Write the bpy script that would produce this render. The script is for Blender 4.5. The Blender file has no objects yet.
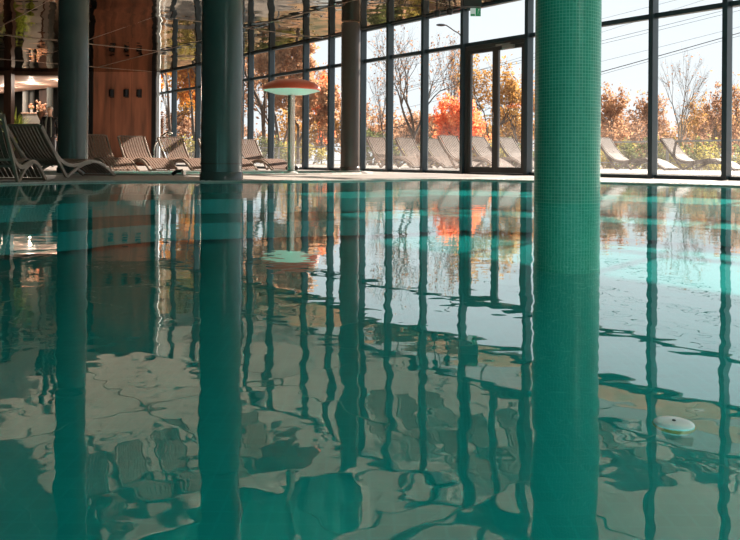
import bpy, bmesh, math, random
import numpy as np
from mathutils import Vector, Matrix, noise
from mathutils.geometry import tessellate_polygon
random.seed(7)
S = bpy.context.scene
C = S.collection
R = math.radians
F = 740.0; CAMZ = 0.266; CX = 370.0; HY = 160.2; ROLL = 0.0074

# ---------------------------------------------------------------- helpers
def lin(c):
    c = c/255.0
    return c/12.92 if c <= 0.04045 else ((c+0.055)/1.055)**2.4
def rgb(r, g, b): return (lin(r), lin(g), lin(b), 1)
def unroll(x, y): return x + ROLL*(y-HY), y - ROLL*(x-CX)
def gp(x, y, z=0.0):
    """ground point under a pixel of the photograph (plane at height z)"""
    x, y = unroll(x, y)
    m = (y-HY)/(CAMZ-z)
    return Vector(((x-CX)/m, F/m, z))
def ap(x, y, d):
    """point at depth d under a pixel"""
    x, y = unroll(x, y)
    return Vector(((x-CX)*d/F, d, CAMZ + (HY-y)*d/F))
U = Vector((0.636, -0.772, 0)); U.normalize()
N = Vector((-U.y, U.x, 0))            # outward through the glass
WD = Vector((0, 17.41, 0)).dot(N)
def wp(X, off=0.0, z=0.0):
    """point on the glass wall line by lateral coordinate X, off metres into the room"""
    p = Vector((X, 17.41-1.214*X, 0)) - N*off
    p.z = z
    return p
WANG = math.atan2(U.y, U.x)

def mk(name, verts, faces, mat=None, parent=None, smooth=False):
    me = bpy.data.meshes.new(name)
    me.from_pydata([tuple(v) for v in verts], [], faces)
    me.update()
    o = bpy.data.objects.new(name, me)
    C.objects.link(o)
    if mat: me.materials.append(mat)
    if parent: o.parent = parent
    if smooth:
        me.polygons.foreach_set('use_smooth', [True]*len(me.polygons))
    return o
class MB:
    def __init__(s): s.v = []; s.f = []
    def add(s, v, f):
        n = len(s.v); s.v += [Vector(a) for a in v]; s.f += [tuple(i+n for i in q) for q in f]
    def box(s, c, size, rz=0.0, mtx=None):
        a, b, h = size[0]/2, size[1]/2, size[2]/2
        q = Matrix.Rotation(rz, 3, 'Z') if mtx is None else mtx
        c = Vector(c)
        v = [c + q @ Vector((x*a, y*b, z*h)) for x in (-1, 1) for y in (-1, 1) for z in (-1, 1)]
        s.add(v, [(0,1,3,2),(4,6,7,5),(0,4,5,1),(2,3,7,6),(0,2,6,4),(1,5,7,3)])
    def bar(s, a, b, w, h, up=(0,0,1)):
        a, b = Vector(a), Vector(b); d = b-a; L = d.length; d.normalize()
        upv = Vector(up); y = upv.cross(d)
        if y.length < 1e-4: y = Vector((1,0,0)).cross(d)
        y.normalize(); z = d.cross(y)
        q = Matrix((d, y, z)).transposed()
        s.box((a+b)/2, (L, w, h), mtx=q)
    def tube(s, pts, rad, n=8, cap=True, scale=(1, 1)):
        pts = [Vector(p) for p in pts]
        if not hasattr(rad, '__len__'): rad = [rad]*len(pts)
        rings = []; prev = None
        for i, p in enumerate(pts):
            t = (pts[min(i+1, len(pts)-1)] - pts[max(i-1, 0)]); t.normalize()
            if prev is None:
                r = Vector((0,0,1)) if abs(t.z) < .9 else Vector((1,0,0))
                x = t.cross(r); x.normalize()
            else:
                x = prev - t*prev.dot(t); x.normalize()
            prev = x; y = t.cross(x)
            rings.append([p + (x*math.cos(2*math.pi*k/n)*scale[0] + y*math.sin(2*math.pi*k/n)*scale[1])*rad[i] for k in range(n)])
        v = [q for r in rings for q in r]; f = []
        for i in range(len(rings)-1):
            for k in range(n):
                f.append((i*n+k, i*n+(k+1) % n, (i+1)*n+(k+1) % n, (i+1)*n+k))
        if cap:
            f.append(tuple(range(n))[::-1]); f.append(tuple((len(rings)-1)*n+k for k in range(n)))
        s.add(v, f)
    def lathe(s, prof, n=32, c=(0,0,0)):
        c = Vector(c); v = []; f = []
        for (r, z) in prof:
            for k in range(n):
                a = 2*math.pi*k/n
                v.append(c + Vector((r*math.cos(a), r*math.sin(a), z)))
        for i in range(len(prof)-1):
            for k in range(n):
                f.append((i*n+k, i*n+(k+1) % n, (i+1)*n+(k+1) % n, (i+1)*n+k))
        f.append(tuple(range(n))[::-1]); f.append(tuple((len(prof)-1)*n+k for k in range(n)))
        s.add(v, f)
    def ball(s, c, r, sc=(1,1,1), nu=12, nv=8):
        c = Vector(c); v = [c+Vector((0,0,-r*sc[2]))]; f = []
        for i in range(1, nv):
            th = -math.pi/2 + math.pi*i/nv
            for k in range(nu):
                a = 2*math.pi*k/nu
                v.append(c+Vector((r*sc[0]*math.cos(th)*math.cos(a), r*sc[1]*math.cos(th)*math.sin(a), r*sc[2]*math.sin(th))))
        v.append(c+Vector((0,0,r*sc[2])))
        for k in range(nu): f.append((0, 1+(k+1) % nu, 1+k))
        for i in range(nv-2):
            for k in range(nu):
                f.append((1+i*nu+k, 1+i*nu+(k+1) % nu, 1+(i+1)*nu+(k+1) % nu, 1+(i+1)*nu+k))
        t = len(v)-1
        for k in range(nu): f.append((1+(nv-2)*nu+k, 1+(nv-2)*nu+(k+1) % nu, t))
        s.add(v, f)
    def build(s, name, mat, parent=None, smooth=False, bevel=0):
        o = mk(name, s.v, s.f, mat, parent, smooth)
        if smooth: 
            try: o.data.set_sharp_from_angle(angle=R(40))
            except Exception: pass
        if bevel:
            m = o.modifiers.new('b', 'BEVEL'); m.width = bevel; m.segments = 2
        return o
def thing(name, label, cat, loc=(0,0,0), rz=0, group=None):
    o = bpy.data.objects.new(name, None); C.objects.link(o)
    o.location = loc; o.rotation_euler = (0, 0, rz); o.empty_display_size = .1
    return tag(o, label, cat, group)
def tag(o, label, cat, group=None):
    o['label'] = label; o['category'] = cat
    if group: o['group'] = group
    return o
def struct(o): o['kind'] = 'structure'; return o
def copy_tree(o, parent=None):
    c = o.copy(); C.objects.link(c)
    if parent: c.parent = parent
    for ch in [q for q in bpy.data.objects if q.parent == o]: copy_tree(ch, c)
    return c
def poly(name, outer, holes, z, mat, depth=0.0):
    loops = [[Vector((p[0], p[1], 0)) for p in outer]] + [[Vector((p[0], p[1], 0)) for p in h] for h in holes]
    tri = tessellate_polygon(loops)
    v = [Vector((p.x, p.y, z)) for l in loops for p in l]
    f = []
    for t in tri:
        a, b, c = [v[i] for i in t]
        f.append(tuple(t) if (b-a).cross(c-a).z > 0 else tuple(t)[::-1])
    if depth:
        n = len(v); v += [Vector((p.x, p.y, z-depth)) for p in v]
        f += [tuple(i+n for i in t)[::-1] for t in f]
        k = 0
        for l in loops:
            for i in range(len(l)):
                a, b = k+i, k+(i+1) % len(l)
                f.append((a, b, b+n, a+n))
            k += len(l)
    return mk(name, v, f, mat)

# ---------------------------------------------------------------- materials
def nm(name):
    m = bpy.data.materials.new(name); m.use_nodes = True
    nt = m.node_tree; nt.nodes.clear()
    out = nt.nodes.new('ShaderNodeOutputMaterial')
    return m, nt, out
def nd(nt, t, **kw):
    n = nt.nodes.new(t)
    for k, v in kw.items():
        if k.startswith('i_'): n.inputs[k[2:].replace('_', ' ')].default_value = v
        else: setattr(n, k, v)
    return n
def pbr(name, col, rough=.5, metal=0, col2=None, scale=5, stretch=(1,1,1), bump=0, spec=.5, detail=4, lo=.35, hi=.65):
    m, nt, out = nm(name); L = nt.links.new
    b = nd(nt, 'ShaderNodeBsdfPrincipled'); L(b.outputs[0], out.inputs[0])
    b.inputs['Base Color'].default_value = col
    b.inputs['Roughness'].default_value = rough; b.inputs['Metallic'].default_value = metal
    b.inputs['Specular IOR Level'].default_value = spec
    if col2 or bump:
        tc = nd(nt, 'ShaderNodeTexCoord'); mp = nd(nt, 'ShaderNodeMapping'); mp.inputs['Scale'].default_value = stretch
        L(tc.outputs['Object'], mp.inputs[0])
        no = nd(nt, 'ShaderNodeTexNoise'); no.inputs['Scale'].default_value = scale; no.inputs['Detail'].default_value = detail
        L(mp.outputs[0], no.inputs['Vector'])
        if col2:
            cr = nd(nt, 'ShaderNodeValToRGB')
            cr.color_ramp.elements[0].position = lo; cr.color_ramp.elements[1].position = hi
            cr.color_ramp.elements[0].color = col; cr.color_ramp.elements[1].color = col2
            L(no.outputs[0], cr.inputs[0]); L(cr.outputs[0], b.inputs['Base Color'])
        if bump:
            bp = nd(nt, 'ShaderNodeBump'); bp.inputs['Strength'].default_value = bump; bp.inputs['Distance'].default_value = .01
            L(no.outputs[0], bp.inputs['Height']); L(bp.outputs[0], b.inputs['Normal'])
    return m
def emit(name, col, s):
    m, nt, out = nm(name); e = nd(nt, 'ShaderNodeEmission'); e.inputs[0].default_value = col; e.inputs[1].default_value = s
    nt.links.new(e.outputs[0], out.inputs[0]); return m

def mosaic(name, radius, tile, ca, cb, grout, rough=.25, cyl=True):
    m, nt, out = nm(name); L = nt.links.new
    b = nd(nt, 'ShaderNodeBsdfPrincipled'); L(b.outputs[0], out.inputs[0])
    tc = nd(nt, 'ShaderNodeTexCoord'); sp = nd(nt, 'ShaderNodeSeparateXYZ'); L(tc.outputs['Object'], sp.inputs[0])
    def mth(op, a, bb=None):
        n = nd(nt, 'ShaderNodeMath', operation=op)
        for i, q in enumerate((a, bb)):
            if q is None: continue
            if isinstance(q, (int, float)): n.inputs[i].default_value = q
            else: L(q, n.inputs[i])
        return n.outputs[0]
    if cyl:
        ang = mth('ARCTAN2', sp.outputs[1], sp.outputs[0]); nt_ = round(2*math.pi*radius/tile)
        uu = mth('MULTIPLY', ang, nt_/(2*math.pi)); vv = mth('DIVIDE', sp.outputs[2], tile)
    else:
        uu = mth('DIVIDE', sp.outputs[0], tile); vv = mth('DIVIDE', sp.outputs[1], tile)
    fu = mth('FRACT', uu); fv = mth('FRACT', vv)
    cu = mth('FLOOR', uu); cv = mth('FLOOR', vv)
    cb_ = nd(nt, 'ShaderNodeCombineXYZ'); L(cu, cb_.inputs[0]); L(cv, cb_.inputs[1])
    wn = nd(nt, 'ShaderNodeTexWhiteNoise'); L(cb_.outputs[0], wn.inputs['Vector'])
    mx = nd(nt, 'ShaderNodeMix', data_type='RGBA'); L(wn.outputs[0], mx.inputs[0]); mx.inputs[6].default_value = ca; mx.inputs[7].default_value = cb
    g = mth('MAXIMUM', mth('LESS_THAN', fu, .13), mth('LESS_THAN', fv, .13))
    m2 = nd(nt, 'ShaderNodeMix', data_type='RGBA'); L(g, m2.inputs[0]); L(mx.outputs[2], m2.inputs[6]); m2.inputs[7].default_value = grout
    L(m2.outputs[2], b.inputs['Base Color']); b.inputs['Roughness'].default_value = rough
    return m

M = {}
M['deck'] = pbr('deck_stone', rgb(166,157,150), .45, col2=rgb(146,136,129), scale=3, detail=8)
M['rim'] = pbr('rim_stone', rgb(200,194,188), .35, col2=rgb(180,172,165), scale=6)
M['frame'] = pbr('dark_frame', rgb(44,60,68), .35, spec=.5)
M['doorframe'] = pbr('door_frame', rgb(58,58,58), .4)
M['pale'] = pbr('pale_steel', rgb(215,228,236), .3, .0)
M['steel'] = pbr('brushed_steel', rgb(190,188,182), .25, .9)
M['col'] = pbr('column_paint', rgb(86,92,89), .22, col2=rgb(78,84,83), scale=2)
M['brown_col'] = pbr('brown_column', rgb(82,74,70), .25)
M['black'] = pbr('black_plastic', rgb(18,18,20), .4)
M['copper'] = pbr('copper_panel', rgb(186,118,88), .5, .0, col2=rgb(116,78,62), scale=1.6, stretch=(3,3,.35), detail=8, bump=.1, lo=.3, hi=.7)
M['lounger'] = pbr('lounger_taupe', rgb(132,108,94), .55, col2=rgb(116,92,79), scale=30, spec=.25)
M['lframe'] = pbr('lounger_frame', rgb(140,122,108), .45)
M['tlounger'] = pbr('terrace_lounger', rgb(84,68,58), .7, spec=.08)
M['wall'] = pbr('interior_wall', rgb(66,60,56), .7)
M['brown'] = pbr('brown_post', rgb(96,66,50), .5, col2=rgb(70,48,38), scale=4, stretch=(1,1,.2))
M['hallwall'] = pbr('hall_wall', rgb(92,96,92), .6)
M['hallceil'] = pbr('hall_ceiling', rgb(225,190,170), .6)
M['halfloor'] = pbr('hall_floor', rgb(150,130,112), .3)
M['counter'] = pbr('counter', rgb(165,165,160), .5)
M['terrace'] = pbr('terrace_stone', rgb(112,106,100), .7, col2=rgb(94,88,82), scale=2, detail=6)
M['bark'] = pbr('bark', rgb(104,92,82), .9, col2=rgb(70,60,54), scale=6)
M['pale_bark'] = pbr('pale_bark', rgb(150,142,132), .9, col2=rgb(110,100,92), scale=6)
M['orange'] = pbr('cap_red', rgb(236,104,72), .3)
M['capin'] = pbr('cap_underside', rgb(210,245,236), .4)
M['grate'] = pbr('grate', rgb(190,186,180), .4)
M['poolwall'] = mosaic('pool_wall_tile', 1, .05, rgb(40,160,150), rgb(30,140,132), rgb(110,190,180), cyl=False)
M['poolfloor'] = mosaic('pool_floor_tile', 1, .05, rgb(58,196,196), rgb(52,188,188), rgb(62,200,200), .4, cyl=False)
M['kids'] = pbr('kids_pool', rgb(120,222,212), .4)
M['mosaic'] = mosaic('green_mosaic', .212, .0212, rgb(54,158,130), rgb(68,170,144), rgb(150,208,188), .35)
M['leafpot'] = pbr('pot_leaf', rgb(190,200,90), .5, col2=rgb(120,150,64), scale=8)
M['pot'] = pbr('pot', rgb(70,66,62), .5)
M['flower'] = pbr('flower_orange', rgb(225,150,110), .6, col2=rgb(230,200,170), scale=20)
M['skin'] = pbr('skin', rgb(232,180,152), .5)
M['hair'] = pbr('hair', rgb(205,196,186), .7)
M['coat'] = pbr('coat', rgb(26,26,28), .7)
M['scarf'] = pbr('jacket_edge', rgb(120,122,112), .7)
M['trouser'] = pbr('trousers', rgb(45,42,44), .8)
M['sign_w'] = emit('sign_white', rgb(205,225,212), .32)
M['sign_g'] = emit('sign_green', rgb(30,140,84), .3)
M['float'] = pbr('float_blue', rgb(236,250,252), .25)
M['amber'] = pbr('float_rim', rgb(190,140,50), .4)
M['cable'] = pbr('cable', rgb(60,64,70), .6)
M['seam'] = pbr('seam_bead', rgb(190,170,155), .35, .3)
M['rail'] = pbr('white_rail', rgb(130,128,124), .5)
M['litter'] = pbr('leaf_litter', rgb(138,94,56), .9, col2=rgb(76,78,46), scale=.5, detail=10)

def leafmat(name, c1, c2):
    m, nt, out = nm(name); L = nt.links.new
    tc = nd(nt, 'ShaderNodeTexCoord')
    no = nd(nt, 'ShaderNodeTexNoise'); no.inputs['Scale'].default_value = 1.7; no.inputs['Detail'].default_value = 6
    L(tc.outputs['Object'], no.inputs['Vector'])
    cr = nd(nt, 'ShaderNodeValToRGB'); cr.color_ramp.elements[0].position = .38; cr.color_ramp.elements[1].position = .62
    cr.color_ramp.elements[0].color = c1; cr.color_ramp.elements[1].color = c2; L(no.outputs[0], cr.inputs[0])
    d = nd(nt, 'ShaderNodeBsdfDiffuse'); t = nd(nt, 'ShaderNodeBsdfTranslucent')
    L(cr.outputs[0], d.inputs[0]); L(cr.outputs[0], t.inputs[0])
    x = nd(nt, 'ShaderNodeMixShader'); x.inputs[0].default_value = .5; L(d.outputs[0], x.inputs[1]); L(t.outputs[0], x.inputs[2])
    L(x.outputs[0], out.inputs[0]); return m
LM = {'orange': leafmat('leaf_orange', rgb(236,132,84), rgb(246,168,118)),
      'rust': leafmat('leaf_rust', rgb(166,124,94), rgb(206,164,126)),
      'gold': leafmat('leaf_gold', rgb(158,114,60), rgb(198,158,96)),
      'brown': leafmat('leaf_brown', rgb(140,104,82), rgb(186,150,122)),
      'amber': leafmat('leaf_amber', rgb(196,124,52), rgb(222,164,78)),
      'yellow': leafmat('leaf_yellow', rgb(136,128,62), rgb(186,172,94)),
      'green': leafmat('leaf_green', rgb(84,94,54), rgb(124,130,80))}

def glass():
    m, nt, out = nm('window_glass'); L = nt.links.new
    fr = nd(nt, 'ShaderNodeFresnel'); fr.inputs[0].default_value = 1.5
    tr = nd(nt, 'ShaderNodeBsdfTransparent'); tr.inputs[0].default_value = (.93,.96,.96,1)
    gl = nd(nt, 'ShaderNodeBsdfGlossy'); gl.inputs['Roughness'].default_value = 0; gl.inputs[0].default_value = (1,1,1,1)
    x = nd(nt, 'ShaderNodeMixShader'); L(fr.outputs[0], x.inputs[0]); L(tr.outputs[0], x.inputs[1]); L(gl.outputs[0], x.inputs[2])
    # painted haze of the reflected sunlit deck, stronger near the sill
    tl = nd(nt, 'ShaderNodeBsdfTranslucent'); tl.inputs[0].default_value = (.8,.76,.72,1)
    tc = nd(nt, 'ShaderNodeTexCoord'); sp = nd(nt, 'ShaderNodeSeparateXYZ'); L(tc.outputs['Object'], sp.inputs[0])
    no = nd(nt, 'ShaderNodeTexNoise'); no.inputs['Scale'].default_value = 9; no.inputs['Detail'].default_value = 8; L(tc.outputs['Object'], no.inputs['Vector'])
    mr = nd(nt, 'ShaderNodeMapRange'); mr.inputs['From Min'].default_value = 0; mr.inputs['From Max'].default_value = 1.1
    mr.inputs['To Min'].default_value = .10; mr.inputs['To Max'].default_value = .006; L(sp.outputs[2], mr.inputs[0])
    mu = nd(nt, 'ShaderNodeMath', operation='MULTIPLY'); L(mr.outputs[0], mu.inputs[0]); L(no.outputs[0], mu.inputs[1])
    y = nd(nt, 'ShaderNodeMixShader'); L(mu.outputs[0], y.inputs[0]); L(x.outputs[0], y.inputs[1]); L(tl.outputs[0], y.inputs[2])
    L(y.outputs[0], out.inputs[0]); return m
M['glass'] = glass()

def water(name, tint, dist, mixt=.85):
    m, nt, out = nm(name); L = nt.links.new
    tc = nd(nt, 'ShaderNodeTexCoord')
    n1 = nd(nt, 'ShaderNodeTexNoise'); n1.inputs['Scale'].default_value = 1.6; n1.inputs['Detail'].default_value = 3
    n2 = nd(nt, 'ShaderNodeTexNoise'); n2.inputs['Scale'].default_value = 9; n2.inputs['Detail'].default_value = 2
    L(tc.outputs['Object'], n1.inputs['Vector']); L(tc.outputs['Object'], n2.inputs['Vector'])
    a = nd(nt, 'ShaderNodeMath', operation='MULTIPLY'); a.inputs[1].default_value = .34; L(n2.outputs[0], a.inputs[0])
    b = nd(nt, 'ShaderNodeMath', operation='ADD'); L(n1.outputs[0], b.inputs[0]); L(a.outputs[0], b.inputs[1])
    bp = nd(nt, 'ShaderNodeBump'); bp.inputs['Strength'].default_value = 1; bp.inputs['Distance'].default_value = dist; L(b.outputs[0], bp.inputs['Height'])
    fr = nd(nt, 'ShaderNodeFresnel'); fr.inputs[0].default_value = 1.33; L(bp.outputs[0], fr.inputs['Normal'])
    gl = nd(nt, 'ShaderNodeBsdfGlossy'); gl.inputs['Roughness'].default_value = 0; gl.inputs[0].default_value = (.97,1,1,1); L(bp.outputs[0], gl.inputs['Normal'])
    rf = nd(nt, 'ShaderNodeBsdfRefraction'); rf.inputs['IOR'].default_value = 1.33; rf.inputs['Roughness'].default_value = 0; rf.inputs[0].default_value = tint; L(bp.outputs[0], rf.inputs['Normal'])
    tr = nd(nt, 'ShaderNodeBsdfTransparent'); tr.inputs[0].default_value = (.34,.96,.93,1)
    x = nd(nt, 'ShaderNodeMixShader'); x.inputs[0].default_value = mixt; L(rf.outputs[0], x.inputs[1]); L(tr.outputs[0], x.inputs[2])
    pw = nd(nt, 'ShaderNodeMath', operation='POWER'); pw.inputs[1].default_value = .95; L(fr.outputs[0], pw.inputs[0])
    pm = nd(nt, 'ShaderNodeMath', operation='MULTIPLY'); pm.inputs[1].default_value = 1.35; L(pw.outputs[0], pm.inputs[0])
    pw = nd(nt, 'ShaderNodeMath', operation='MINIMUM'); pw.inputs[1].default_value = .62; L(pm.outputs[0], pw.inputs[0])
    y = nd(nt, 'ShaderNodeMixShader'); L(pw.outputs[0], y.inputs[0]); L(x.outputs[0], y.inputs[1]); L(gl.outputs[0], y.inputs[2])
    L(y.outputs[0], out.inputs[0]); return m
M['water'] = water('pool_water', (.38,.95,.97,1), .0017)
M['kwater'] = water('kids_water', (.85,1,.98,1), .001, .5)

def mirror():
    m, nt, out = nm('mirror_ceiling'); L = nt.links.new
    gl = nd(nt, 'ShaderNodeBsdfGlossy'); gl.inputs['Roughness'].default_value = .015; gl.inputs[0].default_value = (.56,.51,.45,1)
    tc = nd(nt, 'ShaderNodeTexCoord'); n1 = nd(nt, 'ShaderNodeTexNoise'); n1.inputs['Scale'].default_value = .9; n1.inputs['Detail'].default_value = 2
    L(tc.outputs['Object'], n1.inputs['Vector'])
    bp = nd(nt, 'ShaderNodeBump'); bp.inputs['Distance'].default_value = .014; L(n1.outputs[0], bp.inputs['Height']); L(bp.outputs[0], gl.inputs['Normal'])
    L(gl.outputs[0], out.inputs[0]); return m
M['mirror'] = mirror()

# ---------------------------------------------------------------- camera
cd = bpy.data.cameras.new('camera'); cam = bpy.data.objects.new('camera', cd); C.objects.link(cam)
cd.sensor_width = 36; cd.lens = 36*F/740; cd.shift_y = -(270-HY)/740; cd.clip_start = .02; cd.clip_end = 2000
cam.location = (0, 0, CAMZ)
cam.rotation_euler = (Matrix.Rotation(R(90), 3, 'X') @ Matrix.Rotation(ROLL, 3, 'Z')).to_euler()
S.camera = cam

# ---------------------------------------------------------------- light
w = bpy.data.worlds.new('sky'); S.world = w; w.use_nodes = True; nt = w.node_tree; nt.nodes.clear(); L = nt.links.new
wo = nd(nt, 'ShaderNodeOutputWorld'); bg = nd(nt, 'ShaderNodeBackground'); L(bg.outputs[0], wo.inputs[0])
tc = nd(nt, 'ShaderNodeTexCoord'); sp = nd(nt, 'ShaderNodeSeparateXYZ'); L(tc.outputs['Generated'], sp.inputs[0])
cr = nd(nt, 'ShaderNodeValToRGB'); e = cr.color_ramp.elements
e[0].position = 0.0; e[0].color = rgb(236,240,242); e[1].position = .6; e[1].color = rgb(190,212,232)
q = e.new(.18); q.color = rgb(232,239,245)
L(sp.outputs[2], cr.inputs[0])
no = nd(nt, 'ShaderNodeTexNoise'); no.inputs['Scale'].default_value = 2.2; no.inputs['Detail'].default_value = 5
mp = nd(nt, 'ShaderNodeMapping'); mp.inputs['Scale'].default_value = (1,1,3.5); L(tc.outputs['Generated'], mp.inputs[0]); L(mp.outputs[0], no.inputs['Vector'])
c2 = nd(nt, 'ShaderNodeValToRGB'); c2.color_ramp.elements[0].position = .4; c2.color_ramp.elements[1].position = .75
c2.color_ramp.elements[0].color = (0,0,0,1); c2.color_ramp.elements[1].color = (.6,.6,.6,1); L(no.outputs[0], c2.inputs[0])
mx = nd(nt, 'ShaderNodeMix', data_type='RGBA'); L(c2.outputs[0], mx.inputs[0]); L(cr.outputs[0], mx.inputs[6]); mx.inputs[7].default_value = rgb(244,246,248)
L(mx.outputs[2], bg.inputs[0]); bg.inputs[1].default_value = 0.68
sd = bpy.data.lights.new('sun', 'SUN'); sun = bpy.data.objects.new('sun', sd); C.objects.link(sun)
sd.energy = 13.0; sd.color = (1, .86, .74); sd.angle = R(.6)
tosun = Vector((.656*math.cos(R(28)), .755*math.cos(R(28)), math.sin(R(28)))).normalized()
sun.rotation_euler = tosun.to_track_quat('Z', 'Y').to_euler()
S.view_settings.view_transform = 'Standard'; S.view_settings.look = 'None'; S.view_settings.exposure = 0.9; S.view_settings.gamma = 1
S.view_settings.use_curve_mapping = False

# ---------------------------------------------------------------- room shell
ZC = 3.35
def smooth_loop(pts, closed=False, k=6):
    out = []; n = len(pts)
    for i in range(n - (0 if closed else 1)):
        p0, p1, p2, p3 = [Vector(pts[j % n] if closed else pts[max(0, min(n-1, j))]) for j in (i-1, i, i+1, i+2)]
        for t in [a/k for a in range(k)]:
            out.append(.5*((2*p1)+(-p0+p2)*t+(2*p0-5*p1+4*p2-p3)*t*t+(-p0+3*p1-3*p2+p3)*t**3))
    if not closed: out.append(Vector(pts[-1]))
    return out
far_edge = smooth_loop([(-9,6.2), (-4.4,6.7), (-3.62,7.2), (-3.2,7.95), (-2.6,8.3), (-1.52,8.6), (-.25,9.25), (.5,10.0), (1.05,10.25), (1.7,10.05), (2.9,9.25), (4.14,8.2), (6.2,6.2), (9.6,2.6)])
pool = [(p.x, p.y) for p in far_edge] + [(9.6,-5), (-9,-5)]
kids_far = [(-8.6,11.6), (-8.3,12.9), (-6.6,13.3), (-5.0,13.5), (-3.9,14.1), (-2.8,15.2), (-1.2,16.3), (-.25,16.2), (.05,15.0), (-.5,13.6), (-1.6,12.2), (-3.2,11.5), (-4.7,11.5), (-6.8,11.1)]
kids = [(p.x, p.y) for p in smooth_loop([Vector(q) for q in kids_far], True, 5)]
room = [tuple(wp(-7.72)[:2]), tuple(wp(12)[:2]), (12,-8), (-14,-8), (-14,26.4), (-9.8,26.4)]
fl_outer = [tuple(wp(-7.72, -.1)[:2]), tuple(wp(12, -.1)[:2]), (12.3,-8), (-14.2,-8), (-14.2,27), (-8,27)]
struct(poly('floor', fl_outer, [pool, kids], .005, M['deck'], .12))
def basin(name, loop, depth, mw, mf):
    mb = MB(); n = len(loop)
    # walls start under the deck slab
    for i in range(n):
        a, b = loop[i], loop[(i+1) % n]
        mb.add([(a[0],a[1],-.001), (b[0],b[1],-.001), (b[0],b[1],-depth), (a[0],a[1],-depth)], [(0,1,2,3)])
    o = struct(mb.build(name, mw))
    f = poly(name+'_floor', loop, [], -depth, mf); struct(f)
    return o
basin('pool_wall', pool, .45, M['poolwall'], M['poolfloor'])
basin('shallow_pool_wall', kids, .3, M['kids'], M['kids'])
for k_, (inner, zz) in enumerate((([(-9,4.6), (-3.4,5.9), (-2.2,7.0), (-.2,7.7), (1.0,8.5), (2.2,7.8), (3.3,6.9), (5.2,4.9), (8.2,1.6)], -.13), ([(-9,3.6), (-3,5.0), (-1.8,6.1), (0,6.8), (1.0,7.3), (2.0,6.8), (2.9,6.1), (4.6,4.0), (7.3,.8)], -.28))):  # added ledges, shaped to catch sun where the lit floor should show
    inn = [(p.x, p.y) for p in smooth_loop([Vector(q) for q in inner], False, 4)]
    struct(poly('added_sun_ledge_%s' % ('upper', 'lower')[k_], [(p.x, p.y) for p in far_edge] + inn[::-1], [], zz, M['poolfloor'], .14))
o = poly('pool_water', pool, [], 0.0, M['water']); tag(o, 'calm turquoise water of the large pool filling the foreground', 'water'); o['kind'] = 'stuff'
o = poly('shallow_pool_water', kids, [], 0.0, M['kwater']); tag(o, 'pale shallow water around the red mushroom fountain', 'water'); o['kind'] = 'stuff'
# pale rims + overflow grate along the far edge
def ribbon(name, path, w0, w1, z0, z1, mat, closed=False):
    path = [Vector((p[0], p[1], 0)) for p in path]; n = len(path); v = []; f = []
    for i, p in enumerate(path):
        a = path[(i-1) % n] if (closed or i > 0) else p; b = path[(i+1) % n] if (closed or i < n-1) else p
        t = (b-a).normalized(); s = Vector((-t.y, t.x, 0))
        for (wd, z) in ((w0, z0), (w0, z1), (w1, z1), (w1, z0)):
            q = p + s*wd; q.z = z; v.append(q)
    for i in range(n if closed else n-1):
        j = (i+1) % n
        for k in range(4):
            f.append((i*4+k, i*4+(k+1) % 4, j*4+(k+1) % 4, j*4+k))
    return mk(name, v, f, mat)
struct(ribbon('trim_1', [(p.x, p.y) for p in far_edge], -.005, .05, .004, .016, M['rim']))
struct(ribbon('trim_2', kids, -.16, .0, .004, .03, M['rim'], True))
g = MB(); acc = 0
for i in range(len(far_edge)-1):
    a, b = far_edge[i], far_edge[i+1]; d = (b-a); Ls = d.length; d.normalize(); s = Vector((-d.y, d.x))
    t = -acc
    while t < Ls:
        if t >= 0:
            p = a + d*t + s*.13
            g.box((p.x, p.y, .012), (.035, .14, .014), math.atan2(d.y, d.x))
        t += .07
    acc = (acc + Ls) % .07
struct(g.build('trim_3', M['grate']))

# ceiling of warped mirror panels
mb = MB(); seam = MB()
def inside(p, poly_):
    c = False; n = len(poly_)
    for i in range(n):
        a, b = poly_[i], poly_[(i+1) % n]
        if (a[1] > p[1]) != (b[1] > p[1]) and p[0] < (b[0]-a[0])*(p[1]-a[1])/(b[1]-a[1])+a[0]: c = not c
    return c
PU, PN = 5.0, 2.24
rs = random.Random(3)
for i in range(-7, 4):
    for j in range(0, 13):
        s0 = -.3 + i*PU; n1 = WD - j*PN; n0 = n1 - PN
        cpt = U*(s0+PU/2) + N*((n0+n1)/2)
        if not inside((cpt.x, cpt.y), room) and not any(inside(((U*a+N*b).x, (U*a+N*b).y), room) for a in (s0+.1, s0+PU-.1) for b in (n0+.1, n1-.1)): continue
        tu, tn = rs.gauss(0, .002), rs.gauss(0, .003); bow = rs.gauss(0, .012); off = rs.uniform(0, .004)
        nu, nn = 26, 14; v = []; f = []
        for a in range(nu+1):
            for b in range(nn+1):
                s = s0 + .002 + (PU-.004)*a/nu; n_ = n0 + .002 + (PN-.004)*b/nn
                p = U*s + N*n_
                fa, fb = a/nu-.5, b/nn-.5
                z = ZC + off + tu*fa*PU + tn*fb*PN + bow*(.25-fb*fb)*1.2 + .008*noise.noise(Vector((s*.9+i*3.1, n_*1.3+j*1.7, 0))) + .003*noise.noise(Vector((s*2.3, n_*2.6, 5)))
                if p.y > 26.38: p.y = 26.38
                v.append((p.x, p.y, z))
        for a in range(nu):
            for b in range(nn):
                k = a*(nn+1)+b; f.append((k, k+1, k+nn+2, k+nn+1))
        mb.add(v, f)
        def pt(s, n_):
            p = U*s+N*n_; return (p.x, min(p.y, 26.38), ZC+.0)
        if cpt.y < 25.8:
            seam.bar(pt(s0, n0), pt(s0, n1), .01, .008)
            seam.bar(pt(s0, n0), pt(s0+PU, n0), .007, .008)
o = mb.build('ceiling', M['mirror'], smooth=True); struct(o)
struct(seam.build('trim_4', M['seam']))
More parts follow.
